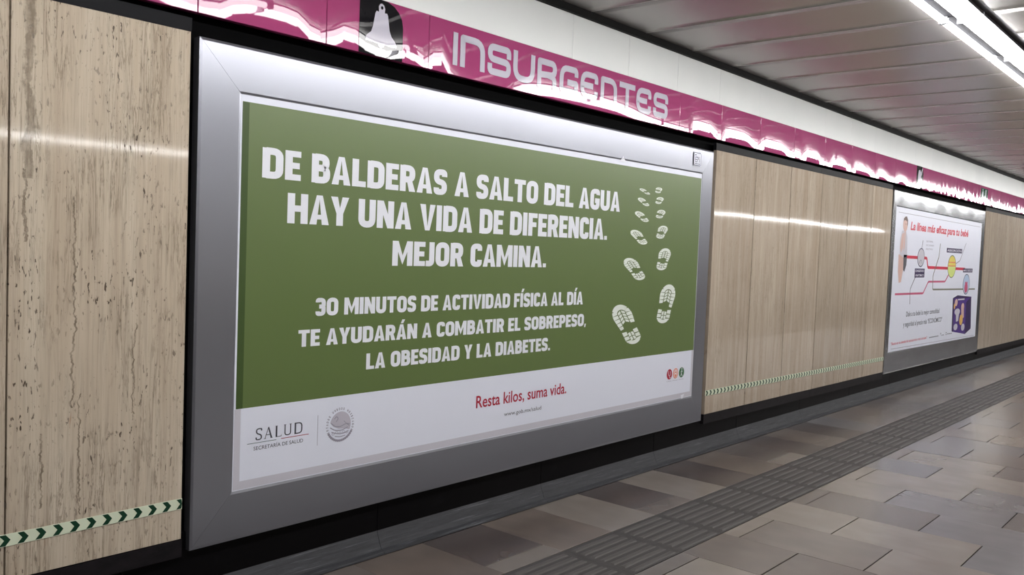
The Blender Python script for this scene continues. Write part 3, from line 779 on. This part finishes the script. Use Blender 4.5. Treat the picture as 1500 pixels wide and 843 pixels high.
# boot prints walking up the poster
def boot(sole, heel, flip):
    (cx, cz, a, b), (hx, hz, ha, hb) = sole, heel
    dx, dz = cx-hx, cz-hz                               # a normal print, rotated, then flattened
    Wd = math.sqrt(max(a*a-.282*dx*dx, (a*.6)**2)); D = 2.95*Wd
    st = max(-.8, min(.8, dx/D)); ct = math.sqrt(1-st*st); sq = dz/(D*ct); out = []
    Ln = 1.6*Wd
    def M_(u, v, c, k, aa, bb): return (c+u*aa*ct+v*bb*st, k+(v*bb*ct-u*aa*st)*sq)
    def blk(u0, v0, u1, v1, u2, v2, u3, v3, c, k, aa, bb): out.append([M_(u0, v0, c, k, aa, bb), M_(u1, v1, c, k, aa, bb), M_(u2, v2, c, k, aa, bb), M_(u3, v3, c, k, aa, bb)])
    outer = -1 if flip else 1
    big = b > .028; a2, b = Wd, Ln; h2, hb = Wd*.84, Wd*1.0
    # toe cap
    n = 8; A0, A1 = math.radians(38), math.radians(142)
    O = [(math.cos(A0+(A1-A0)*i/n), math.sin(A0+(A1-A0)*i/n)) for i in range(n+1)]
    I = [(u*.56, v*.56+.02) for u, v in O]
    out.append([M_(u, v, cx, cz, a2, b) for u, v in O+I[::-1]])
    # side lugs
    lv = [.56, .24, -.08, -.40, -.72, -1.02] if big else [.56, .05, -.45, -.95]
    for s in (-1, 1):
        for i in range(len(lv)-1-(1 if s != outer else 0)):
            t_, u_ = lv[i]-.035, lv[i+1]+.035
            wo = lambda v: math.sqrt(max(0, 1-(max(v, 0))**2))*(1-.18*max(0, -v))
            wi = .44
            blk(s*wo(t_), t_, s*wo(u_), u_-.05, s*wi*(1 if u_ > -.4 else 1.05), u_, s*wi, t_, cx, cz, a2, b)
    # inner tread
    cv = [.46, .20, -.06, -.32, -.58] if big else [.40, -.2, -.6]
    for s in (-1, 1):
        for i in range(len(cv)-1):
            t_, u_ = cv[i]-.03, cv[i+1]+.03
            blk(s*.05, t_+.08, s*.36, t_-.06, s*.36, u_-.06, s*.05, u_+.08, cx, cz, a2, b)
    # heel
    A0, A1 = math.radians(218), math.radians(322)
    O = [(math.cos(A0+(A1-A0)*i/n), math.sin(A0+(A1-A0)*i/n)) for i in range(n+1)]; I = [(u*.55, v*.5) for u, v in O]
    out.append([M_(u, v, hx, hz, h2, hb) for u, v in O+I[::-1]])
    for s in (-1, 1):
        for t_, u_ in (((.95, .38), (.30, -.2), (-.28, -.55)) if big else ((.9, -.1), (-.2, -.55))):
            blk(s*.98, t_, s*.98 if u_ > -.3 else s*.84, u_, s*.42, u_+.05, s*.42, t_-.05, hx, hz, h2, hb)
        for t_, u_ in ((.7, .2), (.1, -.35)): blk(s*.05, t_, s*.34, t_-.06, s*.34, u_-.06, s*.05, u_, hx, hz, h2, hb)
    return out
LEFT = [((5.062, 1.962, .049, .016), (5.118, 1.944, .038, .010)), ((5.052, 1.894, .055, .018), (5.108, 1.867, .050, .014)), ((5.034, 1.796, .066, .025), (5.102, 1.761, .058, .017)),
        ((5.005, 1.661, .081, .034), (5.084, 1.611, .071, .023)), ((4.960, 1.455, .102, .055), (5.060, 1.377, .090, .040)), ((4.884, 1.106, .135, .095), (5.012, .963, .129, .073))]
RIGHT = [((5.264, 1.984, .044, .013), (5.251, 1.963, .044, .011)), ((5.285, 1.916, .049, .018), (5.263, 1.890, .043, .013)), ((5.308, 1.825, .057, .026), (5.284, 1.793, .049, .016)),
         ((5.340, 1.706, .067, .032), (5.309, 1.657, .059, .024)), ((5.380, 1.529, .084, .046), (5.345, 1.446, .077, .032)), ((5.445, 1.236, .108, .077), (5.400, 1.089, .103, .056))]
for sset in (LEFT, RIGHT):
    for s_, h_ in sset: flat('boot_print', boot(s_, h_, sset is LEFT), TY, M['ink_print'], pst)
# maker's plate on the frame
fy = -.0095
flat('maker_plate', [rect(5.714, 2.192, 5.826, 2.292)], fy, M['paper'], B1, 'small white plate with blue outlined squares')
pl = B1.children[-1]
inkb = M['ink_navy']
g = path([(5.718, 2.196), (5.822, 2.196), (5.822, 2.288), (5.718, 2.288)], .006, .012, True)+[ell(5.742, 2.272, .009, .0065, 10)]
g += path([(5.738, 2.256), (5.738, 2.222), (5.766, 2.222), (5.766, 2.239), (5.738, 2.239)], .006, 0)+path([(5.738, 2.256), (5.778, 2.256), (5.778, 2.238)], .006, 0)
g += path([(5.800, 2.254), (5.788, 2.254), (5.788, 2.241), (5.80, 2.241), (5.80, 2.224), (5.788, 2.224)], .004, 0)
flat('plate_mark', g, fy-.0005, inkb, pl)
slab_line('plate_text', 'ISA', 5.733, 5.808, 2.203, .010, fy-.0005, inkb, pl)

# second billboard
B2 = empty('billboard', (12.3, 0, .25), 'smaller buckled steel framed billboard with a white baby care poster', 'billboard')
rails(B2, [(10.255, 2.352), (14.405, 2.335), (14.42, .232), (10.23, .25)], [(10.349, 2.165), (14.23, 2.143), (14.252, .472), (10.341, .495)], M['steel'])
box('backing_tray', 10.28, 14.38, .012, .05, .28, 2.28, M['grey_metal'], B2)
p2 = flat('poster', [[(10.339, .493), (14.254, .470), (14.232, 2.145), (10.347, 2.167)]], PB, M['paper'], B2, 'white poster with a red slogan and a route diagram', thick=.012)
Y2 = PB-.0006
def line2(pts, w_, mt, r=.03, y=Y2, name='diagram_line'): return flat(name, path(pts, w_, r), y, M[mt], p2)
flat('border_line', path([(10.44, 2.105), (14.17, 2.085)], .006, 0)+path([(10.44, .525), (14.19, .492)], .006, 0), Y2, M['ink_mid'], p2)
font_line('lettering', 'La línea más eficaz para tu bebé', 10.905, 13.51, 1.922, .098, Y2, M['ink_crimson'], p2, offset=.03, shear=.15)
line2([(10.83, 1.597), (11.52, 1.594), (11.62, 1.594), (11.68, 1.478), (13.45, 1.466)], .036, 'ink_crimson')
line2([(10.47, 1.160), (11.55, 1.154), (11.74, 1.297), (12.49, 1.295), (12.66, 1.40)], .024, 'ink_pinkline')
line2([(12.17, 1.79), (12.14, 1.62), (11.93, 1.38), (11.945, 1.196), (14.065, 1.176)], .020, 'ink_olive', y=Y2-.0003)
line2([(13.43, 1.83), (13.16, 1.58), (12.93, 1.53)], .014, 'ink_mid')
line2([(11.42, 1.81), (11.39, 1.71)], .014, 'ink_grey'); line2([(11.20, 1.36), (11.02, 1.21), (11.045, 1.03)], .014, 'ink_grey')
YB = Y2-.0007
def oval(cx, cz, rx, rz, edge, fill, name='oval_badge'):
    o = flat(name, [ell(cx, cz, rx, rz)], YB, M[edge], p2)
    flat('oval_fill', [ell(cx, cz, rx-.014, rz-.012)], YB-.0004, M[fill], p2)
oval(11.375, 1.597, .142, .117, 'ink_navy', 'paper_edge'); flat('badge_mark', path([(11.31, 1.52), (11.37, 1.58), (11.44, 1.52)], .012, .04), YB-.0008, M['ink_mid'], p2)
oval(12.77, 1.497, .20, .155, 'ink_olive', 'ink_lime')
flat('badge_fill', [[(x_, max(z_, 1.50)) for x_, z_ in ell(12.77, 1.497, .184, .141)]], YB-.0007, M['ink_yellow'], p2)
flat('badge_mark', [rect(12.60, 1.545, 12.94, 1.56), rect(12.59, 1.497, 12.95, 1.511)], YB-.001, M['ink_orange'], p2)
oval(13.565, 1.25, .18, .147, 'ink_navy', 'ink_ice'); flat('badge_mark', [ell(13.56, 1.20, .09, .075, 16), ell(13.52, 1.27, .03, .02, 8), ell(13.60, 1.27, .03, .02, 8)], YB-.0008, M['ink_pinkline'], p2)
def tag_(x0, x1, z0, z1, lines):
    flat('label_box', [rect(x0, z0, x1, z1)], YB, M['ink_violet'], p2)
    n = len(lines); hh = (z1-z0)/n
    for i, s in enumerate(lines): font_line('lettering', s, x0+.03, x1-.03, z1-hh*(i+1)+hh*.25, hh*.5, YB-.0005, M['ink_white'], p2, offset=.01)
tag_(11.16, 11.555, 1.352, 1.462, ['DISEÑO', 'ANATÓMICO']); tag_(12.48, 13.24, 1.682, 1.742, ['ABSORCIÓN']); tag_(13.35, 13.86, 1.418, 1.474, ['MÁS SECO'])
for i, s in enumerate(('SISTEMA', 'DE CUIDADO', 'EFECTIVO')): font_line('lettering', s, 11.56, 11.84+.05*(i == 1), 1.792-.048*i, .022, Y2, M['ink_mid'], p2)
font_line('lettering', 'Dale a tu bebé la mejor comodidad', 10.93, 12.31, .885, .062, Y2, M['ink_grey'], p2, offset=.008)
font_line('lettering', 'y seguridad al precio más “ECONÓMICO”', 10.84, 12.46, .765, .062, Y2, M['ink_grey'], p2, offset=.008)
font_line('lettering', '“Busca en tu tienda de autoservicio más cercana”', 10.425, 11.83, .570, .034, Y2, M['ink_crimson'], p2, offset=.01)
flat('small_marks', [rect(11.93+i*.06, .572, 11.975+i*.06, .584) for i in range(7)]+path([(12.42, .58), (12.43, .612), (12.46, .60)], .008, 0)+[rect(12.48+i*.06, .574, 12.52+i*.06, .586) for i in range(2)]+ring(12.70, .59, .035, .02, .007, 12)+[rect(12.75+i*.06, .576, 12.79+i*.06, .588) for i in range(4)], Y2, M['ink_grey'], p2)
# printed child at the left of the poster
ch = lambda n, polys, mt, k=0: flat(n, polys, Y2-.0003*k, M[mt], p2)
ch('printed_legs', [[(10.52, 1.62), (10.72, 1.64), (10.71, 1.45), (10.66, 1.30), (10.58, 1.29), (10.53, 1.42)]], 'ink_skin', 1)
ch('printed_trousers', [[(10.70, 1.62), (10.83, 1.62), (10.82, 1.50), (10.76, 1.42), (10.71, 1.44)]], 'ink_jean', 2)
ch('printed_shirt', [[(10.60, 1.90), (10.74, 1.90), (10.80, 1.83), (10.83, 1.60), (10.70, 1.585), (10.55, 1.62), (10.54, 1.80)]], 'paper_edge', 2)
ch('printed_arms', [[(10.60, 1.86), (10.68, 1.88), (10.66, 1.70), (10.60, 1.64), (10.55, 1.70)], [(10.69, 1.90), (10.73, 1.90), (10.72, 1.70), (10.68, 1.66)]], 'ink_skin', 3)
ch('printed_face', [ell(10.70, 1.975, .085, .085)], 'ink_skin', 4)
ch('printed_hair', [[(10.68, 2.065), (10.74, 2.07), (10.785, 2.03), (10.79, 1.98), (10.77, 1.95), (10.76, 2.01), (10.72, 2.02), (10.66, 2.025), (10.625, 2.0), (10.63, 2.04)], [(10.69, 1.985), (10.70, 1.985), (10.70, 1.975), (10.69, 1.975)], [(10.72, 1.985), (10.735, 1.985), (10.735, 1.975), (10.72, 1.975)]], 'ink_hair', 5)
# printed nappy pack
ch('printed_pack', [[(12.92, 1.065), (13.15, 1.10), (13.89, 1.068), (13.96, .60), (13.66, .535), (12.96, .605)]], 'ink_purple', 1)
ch('printed_pack_side', [[(12.92, 1.065), (12.99, 1.07), (13.02, .60), (12.96, .605)], [(13.62, .99), (13.89, 1.068), (13.96, .60), (13.66, .535)], [(12.92, 1.065), (13.15, 1.10), (13.89, 1.068), (13.60, 1.05)]], 'ink_violet', 2)
ch('printed_pack_skin', [ell(13.10, 1.0, .07, .05), ell(13.45, .93, .08, .055), [(13.38, .90), (13.52, .90), (13.55, .78), (13.42, .76)]], 'ink_skin', 3)
ch('printed_pack_white', [ell(13.18, .87, .14, .045), [(13.12, .84), (13.28, .86), (13.25, .74), (13.14, .73)], ell(13.14, .66, .10, .045), ell(13.52, .64, .09, .05), rect(13.18, 1.03, 13.52, 1.05)], 'paper_edge', 4)
ch('printed_pack_gold', [ell(13.40, .75, .09, .075), ell(13.02, .95, .035, .04)], 'ink_gold', 5)
